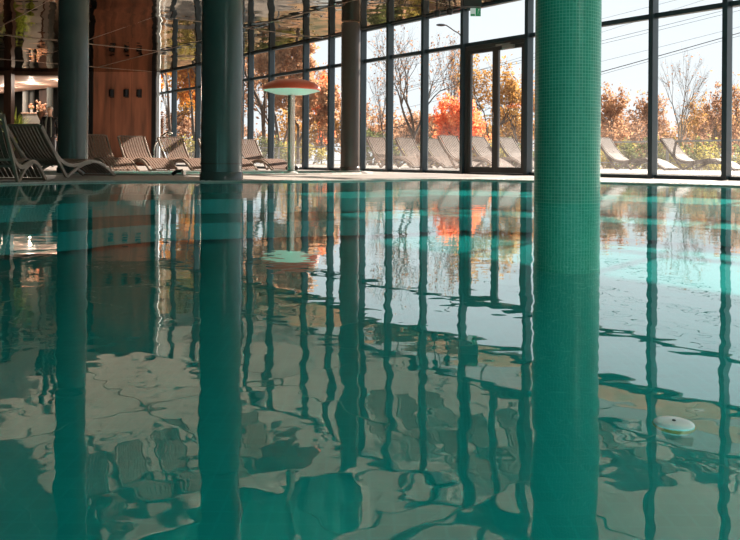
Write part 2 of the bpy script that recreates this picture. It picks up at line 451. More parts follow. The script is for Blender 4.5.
struct(poly('ceiling_slab', [tuple(wp(-7.72, -.25)[:2]), tuple(wp(12, -.25)[:2]), (12.3,-8.3), (-14.3,-8.3), (-14.3,26.39), (-8,26.39)], [], ZC+.22, M['wall'], .12))

# solid walls
def wallbox(name, a, b, z0, z1, th, mat):
    m = MB(); a = Vector((a[0], a[1], (z0+z1)/2)); b = Vector((b[0], b[1], (z0+z1)/2)); m.bar(a, b, th, z1-z0)
    return struct(m.build(name, mat))
wallbox('wall_right', (12.1,2.9), (12.1,-8.1), 0, 1.0, .15, M['wall'])
wallbox('wall_right_upper', (12.1,2.9), (12.1,-8.1), 2.7, ZC+.1, .15, M['wall'])
wallbox('wall_right_rear', (12.1,-1.4), (12.1,-8.1), .9, 2.8, .15, M['wall'])
for k in range(4):  # unseen windows, added to light the mosaic column from the right
    y0 = 2.8 - k*1.36
    f_ = MB(); f_.box((12.1, y0, 1.85), (.14, .08, 1.7)); o = struct(f_.build('window_%d' % (40+k), M['frame']))
    if k < 3:
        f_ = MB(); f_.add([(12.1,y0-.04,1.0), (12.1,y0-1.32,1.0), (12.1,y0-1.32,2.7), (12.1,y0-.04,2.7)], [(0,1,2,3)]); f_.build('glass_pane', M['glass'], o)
struct(poly('garden', [(12.2,-30), (60,-30), (60,2), (12.3,2.4)], [], -.1, M['terrace'], .1))
def fill_lamp(x, y, e_, lab):
    t = thing('ceiling_light', lab, 'ceiling light', (x, y, ZC-.02), 0, 'added fill lights over the near pool')
    a = MB(); a.box((0,0,-.02), (1.3,.5,.03)); a.build('housing', M['steel'], t)
    ld = bpy.data.lights.new('lamp', 'AREA'); ld.shape = 'RECTANGLE'; ld.size = 1.2; ld.size_y = .4; ld.energy = e_; ld.color = (1,.96,.9)
    lo = bpy.data.objects.new('fill_light', ld); C.objects.link(lo); lo.parent = t; lo.location = (0,0,-.05)
def FILL_LAMPS():  # lamps added out of view to brighten the mosaic column and interior
    for x, y, lab in ((4.5,-1.2,'added fill light over the near pool, right of the camera'), (8.5,-1.6,'added fill light over the near pool, farthest right'), (6.5,-4.5,'added fill light over the near pool, right rear'), (1.0,-4.0,'added fill light over the near pool, behind the camera')):
        fill_lamp(x, y, 70 if x == 4.5 else 8, lab)
def UNDER_FILL():  # underwater lamps added out of view to brighten the teal water
    for k, (x, y, lab) in enumerate(((-4,-4.95,'added underwater fill light in the near pool wall, left'), (0,-4.95,'added underwater fill light in the near pool wall, middle'), (4,-4.95,'added underwater fill light in the near pool wall, right'), (8,-4.95,'added underwater fill light in the near pool wall, far right'))):
        t = thing('pool_fill_light', lab, 'fill light', (x, y, -.24), 0, 'added underwater fill lights')
        a = MB(); a.tube([(0,0,0), (0,.03,0)], .14, 24); a.build('housing', M['steel'], t, smooth=True)
        ld = bpy.data.lights.new('pl', 'AREA'); ld.shape = 'DISK'; ld.size = .24; ld.energy = 42; ld.color = (.85,1,.97)
        lo = bpy.data.objects.new('pool_fill_lamp', ld); C.objects.link(lo); lo.parent = t; lo.location = (0,.05,0); lo.rotation_euler = (R(90),0,0)

wallbox('wall_back', (12.1,-8.1), (-14.1,-8.1), 0, ZC+.1, .15, M['wall'])
wallbox('wall_left', (-14.1,-8.1), (-14.1,26.4), 0, ZC+.1, .15, M['wall'])
wallbox('wall_lintel', (-14.1,26.5), (-10.15,26.5), 3.22, ZC+.2, .18, M['brown'])

# glazed wall
Xs = [-7.62, -6.69, -5.55, -4.62, -3.77, -3.413, -2.697, -1.624, -.9135, -.119, .5, 1.226, 1.96, 2.997, 3.78, 4.573, 5.316, 6.06, 6.8, 7.54, 8.28, 9.02, 9.76, 10.5, 11.24, 11.9]
TZ = 2.6
wi = 1
for k in range(len(Xs)-1):
    a, b = Xs[k], Xs[k+1]
    door = abs(a-1.96) < .01
    f = MB()
    pa, pb = wp(a, .085), wp(b, .085)
    # mullion at the left side of the bay
    f.box((pa.x, pa.y, ZC/2+.005), (.075, .17, ZC-.03), WANG)
    if k == len(Xs)-2: f.box((pb.x, pb.y, ZC/2+.005), (.075, .17, ZC-.03), WANG)
    off = U*.0375
    f.bar(wp(a,.05,TZ)+off, wp(b,.05,TZ)-off, .10, .075)
    f.bar(wp(a,.05,ZC-.025)+off, wp(b,.05,ZC-.025)-off, .10, .04)
    if not door: f.bar(wp(a,.05,.035)+off, wp(b,.05,.035)-off, .10, .06)
    o = struct(f.build('window_%d' % wi, M['frame'])); wi += 1
    o.name = 'window_%d' % (wi-1)
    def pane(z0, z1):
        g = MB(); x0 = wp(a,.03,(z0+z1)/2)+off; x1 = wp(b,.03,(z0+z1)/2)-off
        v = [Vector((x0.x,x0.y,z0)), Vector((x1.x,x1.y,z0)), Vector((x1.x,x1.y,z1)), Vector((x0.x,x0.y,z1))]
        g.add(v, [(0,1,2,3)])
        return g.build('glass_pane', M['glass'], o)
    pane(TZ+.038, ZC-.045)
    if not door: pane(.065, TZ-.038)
# the double door
X0, X1 = 1.96, 2.997
dr = bpy.data.objects.new('door_1', None); C.objects.link(dr); struct(dr)
p0 = wp(X0)+U*.04; p1 = wp(X1)-U*.04; W2 = (p1-p0).length
dr.location = p0; dr.rotation_euler = (0,0,WANG)
fm = MB()
fm.box((.03, -.05, 1.28), (.06, .12, 2.55), 0); fm.box((W2-.03, -.05, 1.28), (.06, .12, 2.55)); fm.box((W2/2, -.05, 2.52), (W2-.12, .12, .075)); fm.box((W2/2, -.05, .02), (W2-.12, .1, .028))
fm.build('door_frame', M['doorframe'], dr, bevel=.004)
for side in (0, 1):
    x0 = .062 + side*(W2/2-.062); x1 = x0 + W2/2-.064
    lf = MB()
    lf.box((x0+.035, -.05, 1.26), (.07, .07, 2.44)); lf.box((x1-.035, -.05, 1.26), (.07, .07, 2.44))
    lf.box(((x0+x1)/2, -.05, 2.445), (x1-x0-.14, .07, .07)); lf.box(((x0+x1)/2, -.05, .095), (x1-x0-.14, .07, .11))
    lo = lf.build('door_leaf', M['doorframe'], dr, bevel=.003)
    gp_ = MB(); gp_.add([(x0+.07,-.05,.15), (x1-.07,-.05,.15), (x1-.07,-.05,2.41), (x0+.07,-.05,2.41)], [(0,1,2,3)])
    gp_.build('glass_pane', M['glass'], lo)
    hx = (x1-.035) if side == 0 else (x0+.035)
    if side == 0:
        h = MB(); h.box((hx, -.09, 1.1), (.035, .012, .26)); h.tube([(hx, -.09, 1.16), (hx, -.14, 1.16), (hx-.02, -.145, 1.16), (hx-.13, -.145, 1.16)], .011)
        h.build('door_handle', M['steel'], lo, smooth=True)
    else:
        h = MB(); h.box(((x0+x1)/2, -.12, 2.44), (.26, .07, .07)); h.box(((x0+x1)/2-.12, -.13, 2.5), (.36, .03, .03))
        h.build('door_closer', M['rail'], lo)
# pale end post of the glazing
m = MB(); m.box((-7.53, 26.3, ZC/2), (.1, .09, ZC-.02), 0); o = struct(m.build('trim_5', M['pale']))
# sill line outside
m = MB(); m.bar(wp(-7.7,-.12,.03), wp(12,-.12,.03), .08, .1); struct(m.build('trim_6', M['rail']))

# copper clad wall
m = MB(); 
m.box((-8.80, 26.45, ZC/2), (2.16, .14, ZC)); o = struct(m.build('wall_copper', M['copper']))
j = MB()
for x in (-9.25, -8.52): j.box((x, 26.376, ZC/2), (.008, .006, ZC-.1))
j.build('panel_joint', M['brown'], o)
m = MB(); m.box((-9.98, 26.42, ZC/2), (.2, .2, ZC)); struct(m.build('trim_7', M['black']))
m = MB(); m.box((-10.22, 26.42, ZC/2), (.16, .16, ZC)); struct(m.build('trim_8', M['brown']))
m = MB(); m.box((-7.68, 26.3, ZC/2), (.14, .2, ZC)); struct(m.build('trim_11', M['black']))
labs = ['left dark wall lamp of three high on the copper wall', 'middle dark wall lamp of three high on the copper wall', 'right dark wall lamp of three high on the copper wall']
for k, px in enumerate((112.5, 127, 140)):
    pt_ = ap(px, 93.5, 26.38)
    t = thing('wall_lamp', labs[k], 'wall lamp', (pt_.x, 26.376, pt_.z), 0, 'wall lamps on the copper wall')
    a = MB(); a.box((0, -.015, 0), (.14, .03, .3)); a.build('back_plate', M['black'], t, bevel=.005)
    a = MB(); a.lathe([(.075,-.13), (.085,-.12), (.085,.12), (.075,.13)], 20, (0,-.13,0)); a.box((0,-.04,0), (.04,.05,.05)); a.build('lamp_shade', M['black'], t, smooth=True)
    a = MB(); a.lathe([(.05,-.005), (.05,.005)], 16, (0,-.13,.131)); a.build('lens', M['copper'], t)
# brown post at far left
m = MB(); pp = ap(5, 100, 26.0); m.box((pp.x, 26.3, ZC/2), (.26, .26, ZC-.01)); struct(m.build('trim_9', M['brown']))

# ---------------------------------------------------------------- hall beyond the opening
HZ = 3.2
struct(poly('floor_hall', [(-24,26.6), (-8.1,26.6), (-12.8,42), (-24,42)], [], .004, M['halfloor'], .1))
struct(poly('ceiling_hall', [(-24,26.6), (-8.0,26.6), (-9.2,30.6), (-12.0,29.9), (-17.8,34.6), (-24,39.5)], [], HZ+.1, M['hallceil'], .1))
struct(poly('ceiling_hall_rear', [(-24,26.6), (-8.0,26.6), (-12.7,42), (-24,42)], [], 4.3, M['hallwall'], .1))
wallbox('wall_hall_right', (-8.1,26.8), (-12.75,42), 0, 4.3, .12, M['hallwall'])
wallbox('wall_hall_left', (-24,26.6), (-24,42), 0, 4.3, .15, M['hallwall'])
wallbox('wall_hall_rear', (-24,42), (-12.8,42), 0, 4.3, .15, M['hallwall'])
wallbox('wall_hall_front', (-24,26.65), (-14.2,26.65), 0, 4.3, .12, M['hallwall'])
def hall_lamp(x, y, lab):
    t = thing('ceiling_light', lab, 'ceiling light', (x, y, HZ), 0, 'slot lights in the hall ceiling')
    a = MB(); a.box((0,0,-.006), (1.0,.14,.012)); a.build('housing', M['black'], t)
    ld = bpy.data.lights.new('hall', 'POINT'); ld.shadow_soft_size = .04; ld.energy = 55; ld.color = (1,.84,.7)
    lo = bpy.data.objects.new('hall_light', ld); C.objects.link(lo); lo.parent = t; lo.location = (0,0,-.12)
for (x, y, lab) in ((-11.6,28.0,'added slot light brightening the entrance plant, just inside the opening by the column'), (-13.4,29.2,'dark slot light in the pink hall ceiling, nearest the opening'), (-15.0,30.5,'dark slot light in the pink hall ceiling, behind the nearest one'), (-16.6,32.2,'dark slot light in the pink hall ceiling, deepest in the hall')):  # the first lamp is added to brighten the plant at the entrance
    hall_lamp(x, y, lab)
for k, (px, d, mt, r, lab) in enumerate(((25.5,33.5,'hallceil',.13,'pale round column in the hall, left of the pair near the counter'), (32,35,'hallceil',.11,'slim pale column in the hall, right of the pair near the counter'), (50,31,'hallceil',.13,'pale round column in the hall behind the standing man'))):
    a = MB(); a.lathe([(r,0), (r,4.1)], 24); o = a.build('hall_column', M['counter'] if k < 2 else M['hallwall'], smooth=True); q = ap(px, 110, d); o.location = (q.x, d, .005)
    tag(o, lab, 'column', 'columns in the hall')
a = MB(); q = ap(44.5, 100, 33); a.box((q.x, 33, 2), (.35, .3, 4)); struct(a.build('trim_10', M['brown']))
# counter
q = ap(34.5, 110, 30); t = thing('reception_counter', 'grey reception counter in the hall beyond the opening', 'counter', (q.x, 30, .005))
a = MB(); a.box((0,0,1.02), (.72,.6,2.02)); a.build('body', M['counter'], t, bevel=.02)
a = MB(); a.box((0,0,2.05), (.8,.68,.05)); a.build('counter_top', M['hallceil'], t, bevel=.01)
def flowers(px, py, d, z, lab, hs=1.0):
    q = ap(px, py, d); t = thing('flower_vase', lab, 'flowers', (q.x, d, z), 0, 'flower vases in the hall')
    a = MB(); a.lathe([(.05*hs,0), (.07*hs,.08*hs), (.04*hs,.17*hs), (.055*hs,.2*hs)], 16); a.build('vase', M['counter'], t, smooth=True)
    a = MB(); r = random.Random(int(px*7))
    for k in range(14):
        an = r.uniform(0, 6.28); rr = r.uniform(.0, .15)*hs; zz = (.26+r.uniform(0,.25))*hs
        a.ball((rr*math.cos(an), rr*math.sin(an), zz), .05*hs, nu=8, nv=5); 
    a.build('blossom', M['flower'], t, smooth=True)
    a = MB()
    for k in range(6):
        an = k*1.05; a.tube([(0,0,.1*hs), (.08*hs*math.cos(an), .08*hs*math.sin(an), .35*hs)], .006, 5)
    a.build('stem', M['leafpot'], t)
flowers(31.5, 104, 29.95, 2.08, 'orange flowers in a vase on the left of the grey counter', .75)
flowers(37.5, 105, 29.95, 2.08, 'orange flowers in a vase on the right of the grey counter', .6)
# tall flower stand
q = ap(41, 100, 29); t = thing('flower_stand', 'tall stand of orange blossom right of the grey counter', 'flowers', (q.x, 29, .005))
a = MB(); a.lathe([(.2,0),(.2,.04),(.03,.06),(.03,1.7),(.12,1.9),(.16,2.05)], 16); a.build('stand', M['brown'], t, smooth=True)
a = MB(); r = random.Random(5)
for k in range(24): a.ball((r.gauss(0,.07), r.gauss(0,.07), 2.1+abs(r.gauss(0,.16))), .05, nu=8, nv=5)
a.build('blossom', M['flower'], t, smooth=True)
def leafy(name, loc, h, w, n, lab, cat='plant', potr=.2, poth=.35, seed=1, grp=None):
    t = thing(name, lab, cat, loc, 0, grp); r = random.Random(seed)
    a = MB(); a.lathe([(potr*.75,0), (potr,poth), (potr*.9,poth), (potr*.85,poth-.04)], 20); a.build('pot', M['pot'], t, smooth=True)
    a = MB()
    for k in range(n):
        an = r.uniform(0, 6.28); L_ = h*r.uniform(.6, 1.0); out = w*r.uniform(.3, 1.0)
        pts = [Vector((math.cos(an)*out*s**1.5, math.sin(an)*out*s**1.5, poth-.03 + L_*(s - .35*s*s*(out/w)))) for s in (0,.33,.66,1)]
        sd_ = Vector((-math.sin(an), math.cos(an), 0)); ww = (.02,.05,.045,.004)
        v = []
        for p_, w_ in zip(pts, ww): v += [p_-sd_*w_, p_+sd_*w_]
        a.add(v, [(0,1,3,2), (2,3,5,4), (4,5,7,6)])
    a.build('leaves', M['leafpot'], t)
q = ap(14, 120, 28); leafy('potted_plant', (q.x, 28, .005), 2.0, .8, 80, 'yellow green potted plant at the hall entrance by the brown post', potr=.3, poth=.5)
q = ap(27, 120, 28.6); leafy('potted_plant', (q.x+.1, 28.6, .005), 1.2, .4, 24, 'small spiky potted plant in front of the grey counter', potr=.2, poth=.4, seed=4)
# dark planter edge in front
q = ap(92, 120, 30); a = MB(); a.box((q.x-.1, 33, 1.0), (.9, .3, 2.0)); o = a.build('hall_cabinet', M['brown'], bevel=.02); tag(o, 'brown cabinet glimpsed in the gap left of the copper wall', 'cabinet')

FILL_LAMPS(); UNDER_FILL()
# ---------------------------------------------------------------- columns
def column(name, px, m, dia, mat, lab, zb=.006, collar=True):
    X = (px-CX)/m; d = F/m
    t = thing(name, lab, 'column', (X, d, zb))
    a = MB(); r = dia/2; a.lathe([(r,0), (r,ZC-zb-.02)], 64); a.build('shaft', mat, t, smooth=True)
    if collar:
        a = MB(); a.lathe([(r+.012,.0), (r+.012,.1), (r+.004,.11)], 64); a.build('base_ring', mat, t, smooth=True)
        a = MB(); a.lathe([(r+.006,.2), (r+.006,.215)], 64); a.build('band', M['brown_col'], t, smooth=True)
    return t
column('column', 72.8, 63, .455, M['col'], 'grey green round column behind the nearest lounger')
column('column', 221.5, 84, .485, M['col'], 'dark green round column at the pool edge, left of the mushroom fountain')
column('column', 350, 44.5, .43, M['brown_col'], 'dark brown round column against the glazing beside the mushroom fountain')
m_ = 151; t = column('tiled_column', 567, m_, .424, M['mosaic'], 'green mosaic tiled column standing in the pool', zb=-.446, collar=False)

# ---------------------------------------------------------------- mushroom fountain
mp_ = Vector((( 291-CX)/54, F/54, -.295))
t = thing('mushroom_fountain', 'red topped mushroom fountain on a steel pole in the shallow pool', 'fountain', mp_)
zt = .295
a = MB(); a.lathe([(.07,0), (.07,zt+.19+1.36), (.09,zt+.19+1.4)], 24); a.build('pole', M['steel'], t, smooth=True)
a = MB(); a.lathe([(.13,.0), (.13,zt+.03), (.07,zt+.05)], 24); a.build('pole_base', M['rim'], t, smooth=True)
a = MB(); prof = []
for k in range(13):
    s = k/12; prof.append((.54*math.cos(s*math.pi/2*.985), zt+.19+1.37+.2*math.sin(s*math.pi/2)))
a.lathe([(.53, zt+.19+1.355)] + prof, 48); a.build('cap', M['orange'], t, smooth=True)
a = MB(); a.lathe([(.522,zt+.19+1.352), (.3,zt+.19+1.29), (.09,zt+.19+1.27)], 48); a.build('cap_underside', M['capin'], t, smooth=True)

# ---------------------------------------------------------------- loungers
seatc = [(0,.73), (.1,.595), (.2,.465), (.3,.35), (.4,.265), (.5,.213), (.6,.185), (.7,.178), (.8,.188), (.92,.212), (1.05,.237), (1.17,.243), (1.3,.225), (1.43,.18), (1.55,.12), (1.66,.055), (1.73,.02)]
legc = [(.0,.715), (.14,.535), (.28,.355), (.42,.175), (.53,.035), (.56,.022), (.6,.035), (.7,.095), (.82,.155), (.95,.2), (1.1,.225)]
LEN = 1.73
def rail(pts, y, w, h):
    b = MB(); P = [Vector((x, y, z)) for x, z in pts]; v = []; f = []
    for i, p in enumerate(P):
        t_ = (P[min(i+1,len(P)-1)]-P[max(i-1,0)]).normalized(); nn = Vector((-t_.z, 0, t_.x))
        for (a_, b_) in ((-1,-1),(1,-1),(1,1),(-1,1)): v.append(p + Vector((0, a_*w/2, 0)) + nn*b_*h/2)
    for i in range(len(P)-1):
        for k in range(4): f.append((i*4+k, i*4+(k+1)%4, (i+1)*4+(k+1)%4, (i+1)*4+k))
    f.append((0,1,2,3)); f.append(tuple(4*(len(P)-1)+k for k in (3,2,1,0)))
    b.add(v, f); return b
def make_lounger(lab, ms, mf):
    t = thing('lounger', lab, 'lounger')
    for y in (-.29, .29):
        b = rail(seatc, y, .03, .05); c = rail(legc, y, .03, .045); b.add(c.v, c.f)
        b.build('side_frame', mf, t, bevel=.004)
    b = MB(); n = 9; wsl = .5/n
    sc = [(x, z+.028) for x, z in seatc]
    for k in range(n):
        y = -.25 + (k+.5)*wsl
        c = rail(sc, y, wsl*.74, .014); b.add(c.v, c.f)
    b.build('slatted_seat', ms, t)
    for idx in (0, 4, 8, 12, 16):
        b = MB(); x, z = seatc[idx]; b.box((x, 0, z+(.0 if idx else .01)), (.035, .55, .026)); b.build('crossbar', mf, t)
    return t
proto = make_lounger('x', M['lounger'], M['lframe'])
def place(o, head, ang, lab, grp, z=.006):
    o.location = (head[0], head[1], z); o.rotation_euler = (0,0,ang); o['label'] = lab; o['group'] = grp
first = [True]
def lounger(mid, ang, lab, grp, z=.006, scale=1):
    """mid: ground point of the head end centre; local +x runs to the foot"""
    o = proto if first[0] else copy_tree(proto); first[0] = False
    place(o, mid, ang, lab, grp, z); o.scale = (scale,)*3
    return o
G1 = 'slatted loungers beside the pools'
ua = WANG
# foot-left corners on the photo: foot centre = corner + n*.31
def row(px_footleft, m, lab, da=0.0):
    P = Vector(((px_footleft-CX)/m, F/m, 0)); fc = P + N*.30
    ang = ua + da; h = fc - Vector((math.cos(ang), math.sin(ang), 0))*LEN
    return lounger(h, ang, lab, G1)
row(108, 53.5, 'sunlit lounger peeking out right of the grey green column')
row(150, 50.5, 'lounger with a triangular sun patch on its back, before the copper wall')
row(192, 48.3, 'sunlit lounger just left of the dark pool edge column')
row(234, 46.0, 'lounger mostly hidden behind the dark pool edge column')
row(272, 44.0, 'lounger nearest the mushroom fountain, left of its pole')
# near lounger, head towards the viewer
P = gp(67, 178.3)
ang = R(75); d_ = Vector((math.cos(ang), math.sin(ang), 0)); s_ = Vector((-d_.y, d_.x, 0))
lounger(P - d_*.56*.9 + s_*.29*.9, ang, 'shaded lounger nearest the camera with its back towards the pool', G1, scale=.9)
P = gp(18, 184)
ang = R(100); d_ = Vector((math.cos(ang), math.sin(ang), 0)); s_ = Vector((-d_.y, d_.x, 0))
lounger(P - d_*.56*.9 + s_*.29*.9, ang, 'dark lounger cut by the left edge of the photo', G1, scale=.9)
TZ0 = .085
G2 = 'terrace loungers outside the glass'
TM = {}
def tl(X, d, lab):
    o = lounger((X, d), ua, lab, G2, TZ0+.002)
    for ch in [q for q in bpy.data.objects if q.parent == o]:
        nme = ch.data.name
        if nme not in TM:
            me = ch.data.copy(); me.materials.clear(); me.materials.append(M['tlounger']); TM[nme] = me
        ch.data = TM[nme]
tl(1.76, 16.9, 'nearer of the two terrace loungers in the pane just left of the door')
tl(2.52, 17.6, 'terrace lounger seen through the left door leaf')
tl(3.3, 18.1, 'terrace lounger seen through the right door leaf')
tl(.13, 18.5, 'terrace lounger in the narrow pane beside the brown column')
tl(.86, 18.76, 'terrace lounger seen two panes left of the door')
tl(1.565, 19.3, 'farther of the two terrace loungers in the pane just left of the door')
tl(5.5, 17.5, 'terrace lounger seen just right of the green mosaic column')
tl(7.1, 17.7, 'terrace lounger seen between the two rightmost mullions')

# ---------------------------------------------------------------- small indoor things
# exit sign with housing
t = thing('exit_sign', 'green and white running man exit sign hanging left above the door', 'exit sign', ap(475.5, 12.3, 14.3), 0)
a = MB(); a.box((0,0,0), (.2,.03,.155)); a.build('sign_body', M['sign_w'], t, bevel=.004)
a = MB(); a.box((.05,-.018,0), (.095,.004,.15)); a.box((-.055,-.018,-.055), (.08,.004,.035)); a.build('green_field', M['sign_g'], t)
a = MB()
a.ball((.06,-.022,.05), .012, (1,.2,1), 10, 6); a.bar((.06,-.021,.035), (.045,-.021,-.005), .004, .018, (0,1,0)); a.bar((.055,-.021,.03), (.085,-.021,.01), .004, .008, (0,1,0)); a.bar((.055,-.021,.03), (.03,-.021,.02), .004, .008, (0,1,0))
a.bar((.045,-.021,-.005), (.07,-.021,-.03), .004, .01, (0,1,0)); a.bar((.07,-.021,-.03), (.065,-.021,-.06), .004, .01, (0,1,0)); a.bar((.045,-.021,-.005), (.025,-.021,-.045), .004, .01, (0,1,0))
a.build('running_man', M['sign_w'], t)
a = MB(); a.box((0,0,.11), (.012,.012,.1)); a.build('hanger', M['black'], t)
t = thing('loudspeaker', 'black box loudspeaker under the ceiling above the exit sign', 'loudspeaker', ap(471.5, 2, 14.05))
t.location.z = ZC-.09
a = MB(); a.box((0,0,0), (.36,.2,.14)); a.build('cabinet', M['black'], t, bevel=.01)
a = MB(); a.box((0,-.103,0), (.32,.006,.11)); a.build('grille', M['doorframe'], t)
a = MB(); a.box((0,0,.08), (.12,.1,.03)); a.build('bracket', M['black'], t)
for k, (px, py, lab) in enumerate(((449.5, 10.5, 'dark round ceiling spotlight nearer the exit sign'), (437, 12.5, 'dark round ceiling spotlight farther left of the exit sign'))):
    t = thing('spotlight', lab, 'spotlight', ap(px, py, 14.2), 0, 'spotlights hanging from the ceiling')
    zz = ZC - t.location.z
    a = MB(); a.ball((0,0,0), .065, (1,1,.9), 16, 10); a.lathe([(.045,-.08),(.06,-.03)], 16); a.build('lamp_head', M['black'], t, smooth=True)
    a = MB(); a.tube([(0,0,.05), (0,0,zz+.01)], .012, 8); a.lathe([(.05,zz-.012),(.05,zz+.01)], 16); a.build('stem', M['black'], t)
# curved chrome spout beside the loungers
q = ap(154, 155, 16.9); t = thing('water_spout', 'slim curved chrome spout between two loungers', 'spout', (q.x, 16.9, .006))
a = MB(); pts = [(0,0,0), (0,0,.45), (.05,0,.62), (.16,0,.74), (.26,0,.84), (.34,0,.86)]
a.tube([Vector(p_) for p_ in smooth_loop([Vector(p_) for p_ in pts], False, 5)], .018, 8); a.build('pipe', M['steel'], t, smooth=True)
a = MB(); a.lathe([(.05,0),(.05,.02),(.02,.03)], 16); a.build('foot', M['steel'], t, smooth=True)
a = MB(); a.ball((.36,0,.84), .045, (1.4,1,.7)); a.build('nozzle', M['rim'], t, smooth=True)
# bag on the floor
q = gp(290, 171.6); t = thing('bag', 'small dark bag on the floor right of the fountain pole', 'bag', (q.x+.05, q.y, .006))
a = MB(); a.ball((0,0,.07), .13, (1.2,.6,.55), 16, 10); a.build('body', M['black'], t, smooth=True)
a = MB(); a.tube([(-.08,0,.12), (-.05,0,.19), (.05,0,.19), (.08,0,.12)], .008, 6); a.build('handle', M['black'], t)
# skimmer opening cover on the shallow pool rim
q = gp(179, 176.5); t = thing('drain_box', 'small white box with a dark opening on the shallow pool rim', 'box', (q.x, q.y, .03), 0)
a = MB(); a.box((.07,0,.03), (.03,.16,.06)); a.build('end_plate', M['rim'], t)
a = MB(); v = []; 
a.tube([(-.1,0,.0), (-.04,0,.045), (.055,0,.055)], .03, 12, True, (1,.9)); a.build('hood', M['black'], t, smooth=True)
# float
q = gp(674, 423); t = thing('pool_float', 'small round pale blue float with amber rim on the water', 'float', (q.x, q.y, -.004))
a = MB(); a.lathe([(.016,-.003), (.0195,.001), (.02,.003), (.0192,.0045), (.016,.0058), (.008,.0064), (.002,.0065)], 40); a.build('body', M['float'], t, smooth=True)
a = MB(); a.lathe([(.0185,-.001), (.0206,.001), (.0206,.0024), (.0192,.0032)], 40); a.build('rim', M['amber'], t, smooth=True)
a = MB(); a.ball((0,0,.0068), .002, (1,1,.6), 12, 6); a.build('knob', M['cable'], t, smooth=True)

# ---------------------------------------------------------------- the standing man
def skinned(name, J, E, mat, parent, sub=2):
    me = bpy.data.meshes.new(name); me.from_pydata([Vector(j[:3]) for j in J], E, [])
    o = bpy.data.objects.new(name, me); C.objects.link(o); o.parent = parent; me.materials.append(mat)
    sk = o.modifiers.new('s', 'SKIN'); sk.use_smooth_shade = True
    for i, j in enumerate(J):
        me.skin_vertices[0].data[i].radius = (j[3], j[4] if len(j) > 4 else j[3])
    me.skin_vertices[0].data[0].use_root = True
    sb = o.modifiers.new('d', 'SUBSURF'); sb.levels = sub; sb.render_levels = sub
    return o
q = ap(50, 110, 21.3)
t = thing('person', 'person in a dark open coat standing behind the nearest lounger', 'person', (q.x, 21.3, .006), R(8))
J = [(0,0,.95,.13,.1), (0,0,1.15,.13,.095), (0,.01,1.33,.15,.1), (0,.01,1.43,.09,.07), (0,0,1.5,.05,.05), (0,-.01,1.58,.068,.08), (0,-.01,1.67,.07,.085),(0,-.005,1.71,.045,.055),
     (.17,.01,1.38,.06), (.22,.02,1.15,.045), (.24,-.06,.93,.035), (.235,-.09,.85,.028), (-.17,.01,1.38,.06), (-.23,.02,1.15,.045), (-.24,-.04,.93,.035), (-.24,-.06,.85,.028),
     (.09,0,.85,.085), (.1,0,.5,.06), (.1,.02,.1,.04), (.1,-.1,.045,.04), (-.09,0,.85,.085), (-.1,.02,.5,.06), (-.1,.03,.1,.04), (-.1,-.09,.045,.04)]
E = [(0,1),(1,2),(2,3),(3,4),(4,5),(5,6),(6,7),(2,8),(8,9),(9,10),(10,11),(2,12),(12,13),(13,14),(14,15),(0,16),(16,17),(17,18),(18,19),(0,20),(20,21),(21,22),(22,23)]
skinned('body', J, E, M['skin'], t)
for sgn, bx in ((1,.235), (-1,-.24)):
    for k in range(4):
        b = MB(); x = bx + (k-1.5)*.014; z0 = .8; b.tube([(x,-.09,z0+.02), (x,-.1,z0-.02-.004*(k in (1,2))), (x,-.09,z0-.055)], [.009,.0085,.007], 6); b.build('finger', M['skin'], t, smooth=True)
    b = MB(); b.tube([(bx-sgn*.03,-.1,.83), (bx-sgn*.045,-.12,.8), (bx-sgn*.035,-.125,.775)], [.01,.009,.008], 6); b.build('thumb', M['skin'], t, smooth=True)
for x in (-.028, .028):
    b = MB(); b.ball((x,-.092,1.645), .011, nu=8, nv=6); b.build('eye', M['coat'], t, smooth=True)
    b = MB(); b.ball((x*2.7,.0,1.63), .022, (.35,.8,1.3), 8, 6); b.build('ear', M['skin'], t, smooth=True)
b = MB(); b.ball((0,-.105,1.615), .016, (.8,1,1.5), 8, 6); b.build('nose', M['skin'], t, smooth=True)
b = MB(); b.ball((0,-.09,1.575), .022, (1.2,.5,.3), 8, 6); b.build('mouth', M['flower'], t, smooth=True)
b = MB(); b.ball((0,.02,1.675), .088, (.93,1.05,.9), 16, 10); b.build('hair', M['hair'], t, smooth=True)
JC = [(0,0,.98,.175,.135), (0,0,1.15,.165,.13), (0,.01,1.33,.185,.13), (0,.01,1.42,.11,.09), (.18,.01,1.38,.085), (.235,.02,1.15,.07), (.25,-.06,.92,.06), (-.18,.01,1.38,.085), (-.24,.02,1.15,.07), (-.255,-.04,.92,.06), (0,0,.8,.18,.14)]
skinned('coat', JC, [(0,1),(1,2),(2,3),(2,4),(4,5),(5,6),(2,7),(7,8),(8,9),(0,10)], M['coat'], t)
for sx in (-1, 1):
    b = MB(); b.tube([(sx*.05,-.1,1.44), (sx*.07,-.145,1.3), (sx*.075,-.15,1.1), (sx*.08,-.155,.85)], [.02,.028,.026,.022], 8); b.build('lapel', M['scarf'], t, smooth=True)
JT = [(0,0,.9,.135,.11), (.09,0,.82,.1), (.1,0,.5,.075), (.1,.02,.12,.06), (-.09,0,.82,.1), (-.1,.02,.5,.075), (-.1,.03,.12,.06)]
skinned('trousers', JT, [(0,1),(1,2),(2,3),(0,4),(4,5),(5,6)], M['trouser'], t)
for sx in (-1,1):
    b = MB(); b.ball((sx*.1,-.05,.045), .06, (.85,2.2,.74), 12, 8); b.build('shoe', M['black'], t, smooth=True)

